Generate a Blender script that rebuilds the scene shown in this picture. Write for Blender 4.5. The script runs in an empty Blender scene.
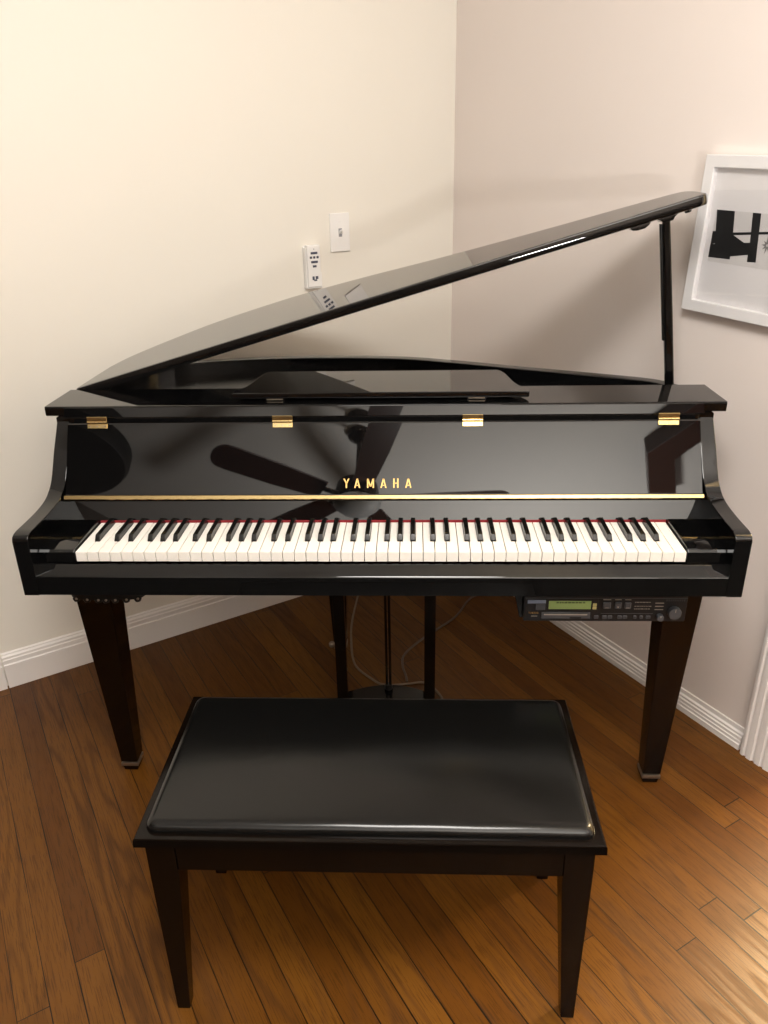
import bpy, bmesh, math, random
from mathutils import Vector, Matrix
random.seed(7)
C = bpy.context.scene.collection
S = bpy.context.scene
PI = math.pi

# ------------------------------------------------------------------ materials
def srgb(r, g, b):
    f = lambda v: (v/255/12.92) if v/255 <= .04045 else ((v/255+.055)/1.055)**2.4
    return (f(r), f(g), f(b), 1)

def mat(name, col, rough=.5, metal=0.0, ior=1.5, spec=None, noise=0.0, nscale=40, bump=0.0, emit=None, estr=0, coat=0):
    m = bpy.data.materials.new(name); m.use_nodes = True
    nt = m.node_tree; b = nt.nodes['Principled BSDF']
    b.inputs['Base Color'].default_value = col if len(col) == 4 else (*col, 1)
    b.inputs['Roughness'].default_value = rough
    b.inputs['Metallic'].default_value = metal
    b.inputs['IOR'].default_value = ior
    if coat: b.inputs['Coat Weight'].default_value = coat; b.inputs['Coat Roughness'].default_value = .05
    if spec is not None: b.inputs['Specular IOR Level'].default_value = spec
    if emit: b.inputs['Emission Color'].default_value = emit; b.inputs['Emission Strength'].default_value = estr
    if noise or bump:
        tc = nt.nodes.new('ShaderNodeTexCoord')
        n = nt.nodes.new('ShaderNodeTexNoise'); n.inputs['Scale'].default_value = nscale; n.inputs['Detail'].default_value = 5
        nt.links.new(tc.outputs['Object'], n.inputs['Vector'])
        if noise:
            mx = nt.nodes.new('ShaderNodeMix'); mx.data_type = 'RGBA'
            c = b.inputs['Base Color'].default_value
            mx.inputs[6].default_value = tuple(min(1, v*(1-noise)) for v in c[:3])+(1,)
            mx.inputs[7].default_value = tuple(min(1, v*(1+noise)) for v in c[:3])+(1,)
            nt.links.new(n.outputs['Fac'], mx.inputs[0]); nt.links.new(mx.outputs[2], b.inputs['Base Color'])
        if bump:
            bp = nt.nodes.new('ShaderNodeBump'); bp.inputs['Strength'].default_value = bump; bp.inputs['Distance'].default_value = .002
            nt.links.new(n.outputs['Fac'], bp.inputs['Height']); nt.links.new(bp.outputs['Normal'], b.inputs['Normal'])
    return m

M = {}
M['wall'] = mat('wall_paint', (.80, .768, .700), .75, noise=.02, nscale=3, bump=.05)
M['wall_r'] = mat('wall_right_pinker', (.79, .718, .680), .75, noise=.02, nscale=3, bump=.05)  # right wall base colour, pinker than the left
M['ceil'] = mat('ceiling_paint', (.82, .80, .77), .85, noise=.02, nscale=2)
M['dim'] = mat('reflection_dark_wall', (.16, .13, .11), .8, noise=.05, nscale=3)  # unseen back walls, darkened so the black gloss mirrors little light
M['trim'] = mat('trim_paint', (.83, .80, .78), .35, noise=.02, nscale=6)
M['gap'] = mat('wall_gap', (.08, .06, .05), .9, noise=.1)
M['black'] = mat('polished_ebony', (.0025, .0025, .0027), .02, ior=1.53, noise=.1, nscale=5)
M['ebony_in'] = mat('satin_black_inside', (.006, .006, .006), .22, ior=1.45, noise=.1, nscale=5)
M['leg'] = mat('ebony_leg', (.0022, .0012, .0008), .07, ior=1.4, noise=.2, nscale=12)
M['bench'] = mat('bench_satin_black', (.0035, .0020, .0012), .16, ior=1.28, noise=.2, nscale=14)
M['vinyl'] = mat('black_vinyl', (.003, .003, .0029), .20, ior=1.45, noise=.15, nscale=30, bump=.06)
M['brass'] = mat('polished_brass', (.70, .53, .25), .25, metal=1, noise=.06, nscale=60)
M['gold'] = mat('gold_inlay', (.58, .37, .13), .4, metal=.75, noise=.1, nscale=60)
M['white_key'] = mat('white_key_acrylic', (.84, .81, .76), .28, noise=.015, nscale=30)
M['black_key'] = mat('black_key_resin', (.005, .005, .005), .22, noise=.2, nscale=60)
M['felt'] = mat('red_felt', (.20, .008, .014), .95, noise=.2, nscale=300)
M['steel'] = mat('brushed_steel', (.36, .31, .25), .45, metal=1, noise=.1, nscale=100)
M['dkmetal'] = mat('dark_metal', (.02, .02, .02), .4, metal=.6, noise=.1)
M['unit'] = mat('unit_black_plastic', (.010, .011, .013), .42, noise=.2, nscale=80)
M['unit_grey'] = mat('unit_grey_plastic', (.07, .075, .085), .4, noise=.1, nscale=80)
M['unit_lt'] = mat('unit_light_print', (.34, .31, .27), .5, noise=.1, nscale=80)
M['lcd'] = mat('green_lcd', (.20, .26, .10), .3, emit=(.34, .46, .13, 1), estr=.12, noise=.05, nscale=200)
M['lcd_dk'] = mat('lcd_characters', (.05, .07, .03), .4, noise=.05)
M['amber'] = mat('amber_button', (.55, .50, .22), .4, emit=(.6, .55, .2, 1), estr=.0, noise=.05)
M['bluepr'] = mat('blue_grey_print', (.20, .24, .34), .4, noise=.1)
M['plastic'] = mat('white_plastic', (.84, .83, .82), .35, noise=.01)
M['toggle'] = mat('grey_toggle', (.30, .30, .32), .4, noise=.02)
M['btn'] = mat('remote_button_slate', (.06, .07, .11), .5, noise=.1)
M['frame'] = mat('white_frame_wood', (.74, .73, .74), .4, noise=.02, nscale=20)
M['matb'] = mat('picture_paper', (.72, .70, .71), .8, noise=.02, nscale=9)
M['photo'] = mat('picture_photo_grey', (.62, .60, .60), .7, noise=.12, nscale=7)
M['photo_bk'] = mat('picture_photo_black', (.006, .006, .007), .6, noise=.1)
M['photo_md'] = mat('picture_photo_mid', (.22, .21, .21), .7, noise=.2)
M['cable'] = mat('grey_cable', (.17, .125, .085), .5, noise=.1)
M['cable_d'] = mat('dark_cable', (.10, .075, .06), .5, noise=.1)
M['fan'] = mat('fan_dark_walnut', (.055, .017, .009), .35, noise=.3, nscale=8)
M['fan_m'] = mat('fan_bronze', (.03, .018, .012), .35, metal=.6, noise=.1)
M['frost'] = mat('frosted_glass_dome', (.55, .55, .55), .5, noise=.02)
M['dust'] = mat('dust_fleck', (.8, .75, .65), .8, noise=.02)

def glass_mat():
    m = bpy.data.materials.new('picture_glass'); m.use_nodes = True; nt = m.node_tree
    nt.nodes.clear()
    o = nt.nodes.new('ShaderNodeOutputMaterial'); mx = nt.nodes.new('ShaderNodeMixShader')
    t = nt.nodes.new('ShaderNodeBsdfTransparent'); g = nt.nodes.new('ShaderNodeBsdfGlossy'); g.inputs['Roughness'].default_value = .02
    lw = nt.nodes.new('ShaderNodeLayerWeight'); lw.inputs['Blend'].default_value = .5
    pw = nt.nodes.new('ShaderNodeMath'); pw.operation = 'POWER'; pw.inputs[1].default_value = 5
    f = nt.nodes.new('ShaderNodeMath'); f.operation = 'MULTIPLY_ADD'; f.inputs[1].default_value = .94; f.inputs[2].default_value = .04
    nt.links.new(lw.outputs['Facing'], pw.inputs[0]); nt.links.new(pw.outputs[0], f.inputs[0])
    nt.links.new(f.outputs[0], mx.inputs[0]); nt.links.new(t.outputs[0], mx.inputs[1]); nt.links.new(g.outputs[0], mx.inputs[2])
    nt.links.new(mx.outputs[0], o.inputs[0]); return m
M['glass'] = glass_mat()

def floor_mat():
    m = bpy.data.materials.new('oak_strip_floor'); m.use_nodes = True
    nt = m.node_tree; L = nt.links; b = nt.nodes['Principled BSDF']
    def N(t, **k):
        n = nt.nodes.new(t)
        for a, v in k.items(): setattr(n, a, v)
        return n
    def math_(op, a, bb=None, c=None):
        n = N('ShaderNodeMath', operation=op)
        for i, v in enumerate((a, bb, c)):
            if v is None: continue
            if isinstance(v, (int, float)): n.inputs[i].default_value = v
            else: L.new(v, n.inputs[i])
        return n.outputs[0]
    def comb(x, y, z=0.0):
        n = N('ShaderNodeCombineXYZ')
        for i, v in enumerate((x, y, z)):
            if isinstance(v, (int, float)): n.inputs[i].default_value = v
            else: L.new(v, n.inputs[i])
        return n.outputs[0]
    g = N('ShaderNodeNewGeometry'); mp = N('ShaderNodeMapping')
    mp.inputs['Rotation'].default_value = (0, 0, math.radians(57.3))
    mp.inputs['Location'].default_value = (0, .013, 0)
    L.new(g.outputs['Position'], mp.inputs['Vector'])
    sp = N('ShaderNodeSeparateXYZ'); L.new(mp.outputs[0], sp.inputs[0])
    u, v = sp.outputs[0], sp.outputs[1]
    W, LEN = .0572, 2.3
    vr = math_('DIVIDE', v, W); row = math_('FLOOR', vr); fv = math_('FRACT', vr)
    wn = N('ShaderNodeTexWhiteNoise', noise_dimensions='1D'); L.new(row, wn.inputs['W'])
    uu = math_('ADD', math_('DIVIDE', u, LEN), math_('MULTIPLY', wn.outputs[0], 7.3))
    col = math_('FLOOR', uu); fu = math_('FRACT', uu)
    w2 = N('ShaderNodeTexWhiteNoise', noise_dimensions='2D'); L.new(comb(row, col), w2.inputs['Vector'])
    pid = w2.outputs[0]
    w3 = N('ShaderNodeTexWhiteNoise', noise_dimensions='2D'); L.new(comb(col, row), w3.inputs['Vector'])
    pid2 = w3.outputs[0]
    dv = math_('MULTIPLY', math_('MINIMUM', fv, math_('SUBTRACT', 1.0, fv)), W)
    du = math_('MULTIPLY', math_('MINIMUM', fu, math_('SUBTRACT', 1.0, fu)), LEN)
    dd = math_('MINIMUM', dv, du)
    # gap width varies a little along the boards
    ng = N('ShaderNodeTexNoise'); ng.inputs['Scale'].default_value = 3.0
    L.new(mp.outputs[0], ng.inputs['Vector'])
    gw = math_('MULTIPLY', math_('POWER', ng.outputs['Fac'], 1.6), .0029)
    gap = math_('GREATER_THAN', gw, dd)
    # cathedral rings
    n1 = N('ShaderNodeTexNoise'); n1.inputs['Scale'].default_value = 1.0; n1.inputs['Detail'].default_value = 1.5
    L.new(comb(math_('ADD', math_('MULTIPLY', u, 1.5), math_('MULTIPLY', pid, 31)), math_('ADD', math_('MULTIPLY', v, 14), math_('MULTIPLY', pid2, 17)), math_('MULTIPLY', pid, 9)), n1.inputs['Vector'])
    ring = math_('MULTIPLY_ADD', math_('SINE', math_('MULTIPLY', n1.outputs['Fac'], 46)), .5, .5)
    ring = math_('POWER', ring, 3.0)
    # fine pores
    n2 = N('ShaderNodeTexNoise'); n2.inputs['Scale'].default_value = 1.0; n2.inputs['Detail'].default_value = 4
    L.new(comb(math_('ADD', math_('MULTIPLY', u, 16), math_('MULTIPLY', pid, 50)), math_('MULTIPLY', v, 420), 0.0), n2.inputs['Vector'])
    n3 = N('ShaderNodeTexNoise'); n3.inputs['Scale'].default_value = 2.2; n3.inputs['Detail'].default_value = 3
    L.new(g.outputs['Position'], n3.inputs['Vector'])
    cr = N('ShaderNodeValToRGB'); L.new(pid, cr.inputs[0])
    cr.color_ramp.elements[0].position = 0; cr.color_ramp.elements[0].color = (.084, .0285, .0030, 1)
    cr.color_ramp.elements[1].position = 1; cr.color_ramp.elements[1].color = (.142, .0560, .0068, 1)
    e = cr.color_ramp.elements.new(.5); e.color = (.110, .0400, .0045, 1)
    def mixc(fac, a, colr, mode='MIX'):
        n = N('ShaderNodeMix', data_type='RGBA', blend_type=mode)
        if isinstance(fac, (int, float)): n.inputs[0].default_value = fac
        else: L.new(fac, n.inputs[0])
        L.new(a, n.inputs[6])
        if isinstance(colr, tuple): n.inputs[7].default_value = colr
        else: L.new(colr, n.inputs[7])
        return n.outputs[2]
    amt = math_('MULTIPLY', ring, math_('MULTIPLY_ADD', math_('POWER', pid2, 2.0), .55, .12))
    c1 = mixc(amt, cr.outputs[0], (.036, .0115, .0017, 1))
    pores = math_('MULTIPLY', math_('GREATER_THAN', n2.outputs['Fac'], .56), .50)
    c2 = mixc(pores, c1, (.036, .012, .0018, 1))
    wear = math_('MULTIPLY', math_('SUBTRACT', n3.outputs['Fac'], .42), .7)
    wear = math_('MAXIMUM', wear, 0.0)
    c3 = mixc(wear, c2, (.085, .034, .0075, 1))
    c4 = mixc(gap, c3, (.008, .0035, .0015, 1))
    L.new(c4, b.inputs['Base Color'])
    rg = math_('MULTIPLY_ADD', n3.outputs['Fac'], .20, .24)
    rg = math_('ADD', rg, math_('MULTIPLY', ring, .10))
    L.new(rg, b.inputs['Roughness'])
    b.inputs['IOR'].default_value = 1.33
    bp = N('ShaderNodeBump'); bp.inputs['Strength'].default_value = .35; bp.inputs['Distance'].default_value = .0012
    h = math_('SUBTRACT', math_('MULTIPLY', n2.outputs['Fac'], -.25), math_('ADD', gap, math_('MULTIPLY', ring, .25)))
    L.new(h, bp.inputs['Height']); L.new(bp.outputs[0], b.inputs['Normal'])
    return m
M['floor'] = floor_mat()

# ------------------------------------------------------------------ mesh helpers
ORG = {}
def obj(name, bm, m, parent=None, sharp=30, org=None):
    """link bm (world coordinates) as one mesh object, its origin at the top thing's base"""
    bmesh.ops.recalc_face_normals(bm, faces=bm.faces[:])
    o_ = Vector(ORG[parent.name]) if parent is not None else (Vector(org) if org is not None else None)
    if o_ is None:
        co = [v.co for v in bm.verts]
        o_ = Vector(((min(c.x for c in co)+max(c.x for c in co))/2, (min(c.y for c in co)+max(c.y for c in co))/2, min(c.z for c in co)))
    bmesh.ops.translate(bm, verts=bm.verts[:], vec=-o_)
    me = bpy.data.meshes.new(name); bm.to_mesh(me); bm.free()
    for mm in (m if isinstance(m, list) else [m]): me.materials.append(mm)
    me.shade_smooth(); me.set_sharp_from_angle(angle=math.radians(sharp))
    o = bpy.data.objects.new(name, me); C.objects.link(o)
    wm = o.modifiers.new('weighted', 'WEIGHTED_NORMAL'); wm.keep_sharp = True; wm.weight = 100
    ORG[o.name] = tuple(o_)
    if parent is not None: o.parent = parent
    else: o.location = o_
    return o

def thing(name, label, cat, loc, group=None):
    o = bpy.data.objects.new(name, None); C.objects.link(o); o.location = loc; o.empty_display_size = .1
    ORG[o.name] = tuple(loc); o['label'] = label; o['category'] = cat
    if group: o['group'] = group
    return o

def tag(o, label, cat, group=None):
    o['label'] = label; o['category'] = cat
    if group: o['group'] = group
    return o

def NB(): return bmesh.new()

def bx(bm, x0, x1, y0, y1, z0, z1, bev=0.0, seg=2, mi=0):
    t = bmesh.new()
    vs = [t.verts.new((x, y, z)) for x in (x0, x1) for y in (y0, y1) for z in (z0, z1)]
    for f in ((0, 1, 3, 2), (4, 6, 7, 5), (0, 4, 5, 1), (2, 3, 7, 6), (0, 2, 6, 4), (1, 5, 7, 3)): t.faces.new([vs[i] for i in f])
    bmesh.ops.recalc_face_normals(t, faces=t.faces[:])
    if bev: bmesh.ops.bevel(t, geom=t.edges[:], offset=bev, segments=seg, profile=.5, affect='EDGES')
    return merge(bm, t, mi=mi)

def merge(bm, t, mtx=None, mi=0):
    if mtx is not None: bmesh.ops.transform(t, matrix=mtx, verts=t.verts[:])
    mp = {}
    out = []
    for v in t.verts: mp[v] = bm.verts.new(v.co); out.append(mp[v])
    for f in t.faces:
        try:
            nf = bm.faces.new([mp[v] for v in f.verts]); nf.material_index = mi
        except ValueError: pass
    t.free(); return out

def prism(bm, pts, d, bev=0.0, seg=2, mi=0, capbev=True):
    """pts: closed 3-D outline (list of Vectors), extruded along vector d"""
    t = bmesh.new(); d = Vector(d)
    a = [t.verts.new(Vector(p)) for p in pts]; b = [t.verts.new(Vector(p)+d) for p in pts]
    n = len(pts)
    t.faces.new(a); t.faces.new(b[::-1])
    for i in range(n): t.faces.new((a[i], b[i], b[(i+1) % n], a[(i+1) % n]))
    bmesh.ops.recalc_face_normals(t, faces=t.faces[:])
    if bev:
        es = [e for e in t.edges if all(v in a for v in e.verts) or all(v in b for v in e.verts)]
        bmesh.ops.bevel(t, geom=es, offset=bev, segments=seg, profile=.5, affect='EDGES')
    return merge(bm, t, mi=mi)

def frustum(bm, c0, c1, w0, d0, w1, d1, z0, z1, bev=.002, mi=0):
    t = bmesh.new()
    q = []
    for (c, w, d, z) in ((c0, w0, d0, z0), (c1, w1, d1, z1)):
        q.append([t.verts.new((c[0]+sx*w/2, c[1]+sy*d/2, z)) for sx, sy in ((-1, -1), (1, -1), (1, 1), (-1, 1))])
    t.faces.new(q[0][::-1]); t.faces.new(q[1])
    for i in range(4): t.faces.new((q[0][i], q[0][(i+1) % 4], q[1][(i+1) % 4], q[1][i]))
    bmesh.ops.recalc_face_normals(t, faces=t.faces[:])
    if bev: bmesh.ops.bevel(t, geom=t.edges[:], offset=bev, segments=2, profile=.5, affect='EDGES')
    return merge(bm, t, mi=mi)

def cyl(bm, a, b, r, n=16, r2=None, mi=0, bev=0.0):
    a, b = Vector(a), Vector(b); ax = (b-a); L = ax.length; ax.normalize()
    u = ax.orthogonal().normalized(); w = ax.cross(u); r2 = r if r2 is None else r2
    prof = [(0, r), (L, r2)] if not bev else [(0, r-bev), (bev*.3, r-bev*.3), (bev, r), (L-bev, r2), (L-bev*.3, r2-bev*.3), (L, r2-bev)]
    rings = [[bm.verts.new(a+ax*h+(u*math.cos(k*2*PI/n)+w*math.sin(k*2*PI/n))*rr) for k in range(n)] for h, rr in prof]
    fs = [bm.faces.new(rings[0][::-1]), bm.faces.new(rings[-1])]
    for i in range(len(rings)-1):
        for k in range(n): fs.append(bm.faces.new((rings[i][k], rings[i][(k+1) % n], rings[i+1][(k+1) % n], rings[i+1][k])))
    for f in fs: f.material_index = mi

def lathe(bm, c, prof, n=32, mi=0):
    c = Vector(c); rings = []
    for r, z in prof:
        if r < 1e-6: rings.append([bm.verts.new(c+Vector((0, 0, z)))])
        else: rings.append([bm.verts.new(c+Vector((r*math.cos(k*2*PI/n), r*math.sin(k*2*PI/n), z))) for k in range(n)])
    for i in range(len(rings)-1):
        A, B = rings[i], rings[i+1]
        for k in range(n):
            k2 = (k+1) % n
            if len(A) == 1 and len(B) == 1: continue
            if len(A) == 1: f = bm.faces.new((A[0], B[k2], B[k]))
            elif len(B) == 1: f = bm.faces.new((A[k], A[k2], B[0]))
            else: f = bm.faces.new((A[k], A[k2], B[k2], B[k]))
            f.material_index = mi

def catmull(P, sub=8, closed=False):
    P = [Vector(p) for p in P]; n = len(P); out = []
    for i in range(n if closed else n-1):
        g = (lambda j: P[j % n]) if closed else (lambda j: P[max(0, min(n-1, j))])
        p0, p1, p2, p3 = g(i-1), g(i), g(i+1), g(i+2)
        for k in range(sub):
            t = k/sub
            out.append(.5*((2*p1)+(-p0+p2)*t+(2*p0-5*p1+4*p2-p3)*t*t+(-p0+3*p1-3*p2+p3)*t**3))
    if not closed: out.append(P[-1])
    return out

def tube(bm, path, r, n=8):
    path = [Vector(p) for p in path]; rings = []; up = Vector((0, 0, 1))
    for i, p in enumerate(path):
        d = (path[min(i+1, len(path)-1)]-path[max(i-1, 0)]).normalized()
        u = d.cross(up); u = u.normalized() if u.length > 1e-4 else Vector((1, 0, 0)); w = u.cross(d)
        rings.append([bm.verts.new(p+(u*math.cos(k*2*PI/n)+w*math.sin(k*2*PI/n))*r) for k in range(n)])
    bm.faces.new(rings[0][::-1]); bm.faces.new(rings[-1])
    for i in range(len(rings)-1):
        for k in range(n): bm.faces.new((rings[i][k], rings[i][(k+1) % n], rings[i+1][(k+1) % n], rings[i+1][k]))

# ------------------------------------------------------------------ the room
COR = Vector((.21, 1.464, 0)); DL = Vector((-.826, -.564, 0)); DR = Vector((.527, -.850, 0))
NL = Vector((.564, -.826, 0)); NR = Vector((-.850, -.527, 0)); H = 2.56
def RP(a, b, z=0): return COR+DL*a+DR*b+Vector((0, 0, z))
UP = Vector((0, 0, 1))
def on_left(a, z, off=0): return COR+DL*a+NL*off+UP*z
def on_right(b, z, off=0): return COR+DR*b+NR*off+UP*z

def struct(name, bm, m, sharp=30):
    o = obj(name, bm, m, sharp=sharp); o['kind'] = 'structure'; return o

AW, BW = 4.25, 5.0
bm = NB(); prism(bm, [RP(-3.0, -.2), RP(AW+.3, -.2), RP(AW+.3, BW+.3), RP(-3.0, BW+.3)], (0, 0, -.05)); struct('floor', bm, M['floor'])
bm = NB(); prism(bm, [RP(-3.0, -.2, H), RP(AW+.3, -.2, H), RP(AW+.3, BW+.3, H), RP(-3.0, BW+.3, H)], (0, 0, .08)); struct('ceiling', bm, M['ceil'])
def wall_piece(bm, p0, p1, z0, z1, outward, th=.12):
    prism(bm, [p0+UP*z0, p1+UP*z0, p1+UP*z1, p0+UP*z1], outward*th)
bm = NB(); wall_piece(bm, RP(-.14, 0), RP(AW+.14, 0), 0, H, -NL); struct('wall_left', bm, M['wall'])
D0, D1, DH = 1.505, 2.33, 2.06
bm = NB()
wall_piece(bm, RP(0, 0), RP(0, D0), 0, H, -NR); wall_piece(bm, RP(0, D0), RP(0, D1), DH, H, -NR); wall_piece(bm, RP(0, D1), RP(0, BW+.1), 0, H, -NR)
struct('wall_right', bm, M['wall_r'])
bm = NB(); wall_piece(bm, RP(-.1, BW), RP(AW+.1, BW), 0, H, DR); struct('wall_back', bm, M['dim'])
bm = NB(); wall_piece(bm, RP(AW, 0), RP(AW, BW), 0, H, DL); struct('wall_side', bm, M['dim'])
# the next room, seen only as light through the doorway
bm = NB(); wall_piece(bm, RP(-2.6, .2), RP(-2.6, 4.2), 0, H, -DL); wall_piece(bm, RP(-.13, .3), RP(-2.6, .3), 0, H, -DR); wall_piece(bm, RP(-.13, 4.0), RP(-2.6, 4.0), 0, H, DR)
struct('wall_hall', bm, M['wall'])

# baseboards: profile = list of (offset from wall, z)
PL = [(0, 0), (.016, 0), (.016, .078), (.0125, .081), (.0125, .094), (.0105, .097), (.0105, .104), (.0065, .110), (.0065, .113), (0, .116)]
PR = [(0, 0), (.017, 0), (.017, .020), (.0145, .0225), (.0145, .0305), (.0125, .0325), (.0125, .041), (.0095, .0435), (.0095, .050), (.005, .054), (.004, .066), (0, .067)]
def moulding(bm, prof, p0, p1, nrm):
    prism(bm, [p0+nrm*o+UP*z for o, z in prof], p1-p0)
bm = NB(); moulding(bm, PL, on_left(0, 0), on_left(1.668, 0), NL); struct('baseboard_left', bm, M['trim'])
bm = NB(); moulding(bm, PL, on_left(1.672, 0), on_left(AW, 0), NL); bx_ = struct('baseboard_left', bm, M['trim'])
bm = NB(); moulding(bm, PR, on_right(0, -.004), on_right(1.396, -.004), NR); struct('baseboard_right', bm, M['trim'])
# dark shrinkage gap under the right baseboard
# door casing: fluted profile swept up, across and down (trim_1)
def casing(bm, b0, b1, z0, z1, vertical):
    w = (b1-b0) if vertical else (z1-z0)
    prof = [(0, 0), (0, .022), (.05, .024), (.09, .024), (.12, .020), (.16, .020), (.19, .024), (.32, .024), (.35, .019), (.40, .019), (.43, .023), (.57, .023), (.60, .019), (.65, .019), (.68, .023), (.82, .021), (.86, .016), (1, .014), (1, 0)]
    if vertical: prism(bm, [on_right(b0+t*w, z0, o) for t, o in prof], UP*(z1-z0))
    else: prism(bm, [on_right(b0, z0+t*w, o) for t, o in prof], DR*(b1-b0))
bm = NB(); casing(bm, D0-.10, D0, 0, DH, True); casing(bm, D1+.10, D1, 0, DH, True); casing(bm, D0-.10, D1+.10, DH+.10, DH, False)
struct('trim_1', bm, M['trim'])
bm = NB()
prism(bm, [on_right(D0, 0, .0), on_right(D0+.018, 0, .0), on_right(D0+.018, DH, 0), on_right(D0, DH, 0)], -NR*.12)
prism(bm, [on_right(D1-.018, 0, .0), on_right(D1, 0, .0), on_right(D1, DH, 0), on_right(D1-.018, DH, 0)], -NR*.12)
prism(bm, [on_right(D0, DH-.018, .0), on_right(D1, DH-.018, .0), on_right(D1, DH, 0), on_right(D0, DH, 0)], -NR*.12)
struct('trim_2', bm, M['trim'])

# ------------------------------------------------------------------ the grand piano
piano = thing('grand_piano', 'black polished compact grand piano with its lid propped open in the room corner', 'piano', (0, .35, 0))
BK = M['black']
# rim: outline in plan
RIM = [(-.722, .255), (-.722, .60)]
crv = catmull([(-.722, .60), (-.705, .685), (-.64, .752), (-.533, .806), (-.369, .842), (-.168, .853), (.035, .832), (.189, .777), (.36, .697), (.554, .610), (.675, .548), (.722, .485)], 7)
RIM = [Vector((-.722, .255, 0))]+[Vector((p[0], p[1], 0)) for p in [Vector((q[0], q[1], 0)) if len(q) == 3 else Vector((*q, 0)) for q in []]]
crv = catmull([(x, y, 0) for x, y in [(-.722, .60), (-.705, .685), (-.64, .752), (-.533, .806), (-.369, .842), (-.168, .853), (.035, .832), (.189, .777), (.36, .697), (.554, .610), (.675, .548), (.722, .485)]], 7)
RIM += crv+[Vector((.722, .255, 0))]
def offset_in(path, d):
    out = []
    for i, p in enumerate(path):
        t = (path[min(i+1, len(path)-1)]-path[max(i-1, 0)]).normalized()
        out.append(p+Vector((t.y, -t.x, 0))*d)
    return out
RIN = offset_in(RIM, .034)
def ribbon_solid(bm, A, B, z0, z1, rnd=.004):
    n = len(A); R_ = []
    for i in range(n):
        a, b = A[i], B[i]; d = (b-a).normalized()
        pr = [(a, z0), (a, z1-rnd), (a+d*rnd*.3, z1-rnd*.3), (a+d*rnd, z1), (b-d*rnd, z1), (b-d*rnd*.3, z1-rnd*.3), (b, z1-rnd), (b, z0)]
        R_.append([bm.verts.new(q+UP*z) for q, z in pr])
    k = len(R_[0])
    for i in range(n-1):
        for j in range(k): bm.faces.new((R_[i][j], R_[i+1][j], R_[i+1][(j+1) % k], R_[i][(j+1) % k]))
    bm.faces.new(R_[0]); bm.faces.new(R_[-1][::-1])
bm = NB(); ribbon_solid(bm, RIM, RIN, .642, .933); obj('rim', bm, BK, piano, 40)
bm = NB(); prism(bm, [p+UP*.885 for p in offset_in(RIM, .032)], (0, 0, .012)); obj('inner_panel', bm, M['ebony_in'], piano)
bm = NB(); prism(bm, [p+UP*.644 for p in offset_in(RIM, .030)], (0, 0, .02)); obj('bottom_board', bm, M['ebony_in'], piano)
bm = NB(); bx(bm, -.69, .69, .0, .262, .642, .664, .002); obj('key_bed', bm, BK, piano)
# side arms (cheeks)
top = catmull([(0, .262, .931), (0, .214, .868), (0, .179, .817), (0, .155, .796), (0, .124, .783), (0, .070, .777), (0, -.006, .7755)], 6)
arm = top+[Vector((0, -.018, .7735)), Vector((0, -.0255, .769)), Vector((0, -.0285, .762)), Vector((0, -.0285, .640)), Vector((0, .262, .640))]
for s in (-1, 1):
    bm = NB(); x0 = -.722 if s < 0 else .6895
    prism(bm, [p+Vector((x0, 0, 0)) for p in arm], (.0325, 0, 0), .0022, 2); obj('side_arm', bm, BK, piano, 35)
# key slip
KS = [(-.0275, .6405), (-.0275, .681), (-.0255, .6845), (-.0065, .6985), (-.0035, .6995), (-.002, .6985), (-.002, .6405)]
bm = NB(); prism(bm, [Vector((-.6895, y, z)) for y, z in KS], (1.379, 0, 0)); obj('key_slip', bm, BK, piano, 25)
# key blocks at both ends of the keyboard
for s in (-1, 1):
    bm = NB(); a, b = (.6145, .689) if s > 0 else (-.689, -.6145)
    prism(bm, [Vector((a, y, z)) for y, z in [(0, .664), (0, .724), (.004, .7285), (.030, .7320), (.045, .7330), (.14, .7330), (.14, .664)]], (b-a, 0, 0), .0015)
    obj('key_block', bm, BK, piano, 35)
# keys
PITCH = 1.225/52; LTR = 'ABCDEFG'
BOFF = {'A': .0030, 'C': -.0028, 'D': .0028, 'F': -.0032, 'G': .0}   # black key to the right of this white key
REAR = .1417; HEAD = .0485; G_ = .00075
bcent = {}
for i in range(51):
    k = LTR[i % 7]
    if k in BOFF: bcent[i] = -.6125+(i+1)*PITCH+BOFF[k]
for i in range(52):
    x0, x1 = -.6125+i*PITCH+G_, -.6125+(i+1)*PITCH-G_
    xl = bcent[i-1]+.0060 if (i-1) in bcent else x0
    xr = bcent[i]-.0060 if i in bcent else x1
    pts = [(x0, 0), (x1, 0)]
    if xr < x1: pts += [(x1, HEAD), (xr, HEAD)]
    pts += [(xr, REAR), (xl, REAR)]
    if xl > x0: pts += [(xl, HEAD), (x0, HEAD)]
    dz = random.uniform(-.0002, .0002)
    bm = NB(); prism(bm, [Vector((x, y, .7032+dz)) for x, y in pts], (0, 0, .0218), .0008, 2)
    obj('white_key', bm, M['white_key'], piano, 40)
for i, xc in bcent.items():
    bm = NB(); t = bmesh.new(); y0 = .0505; q = []
    for (w, ya, z) in ((.0112, y0, .712), (.0108, y0+.0012, .7262), (.0092, y0+.0085, .7365)):
        q.append([t.verts.new((xc+sx*w/2, y, z)) for sx, y in ((-1, ya), (1, ya), (1, REAR), (-1, REAR))])
    t.faces.new(q[0][::-1]); t.faces.new(q[2])
    for a in range(2):
        for k in range(4): t.faces.new((q[a][k], q[a][(k+1) % 4], q[a+1][(k+1) % 4], q[a+1][k]))
    bmesh.ops.recalc_face_normals(t, faces=t.faces[:])
    bmesh.ops.bevel(t, geom=t.edges[:], offset=.0009, segments=2, profile=.5, affect='EDGES')
    merge(bm, t); obj('black_key', bm, M['black_key'], piano, 50)
bm = NB(); bx(bm, -.6135, .6135, .1418, .1465, .70, .7290, .001); obj('felt_strip', bm, M['felt'], piano)
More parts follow.
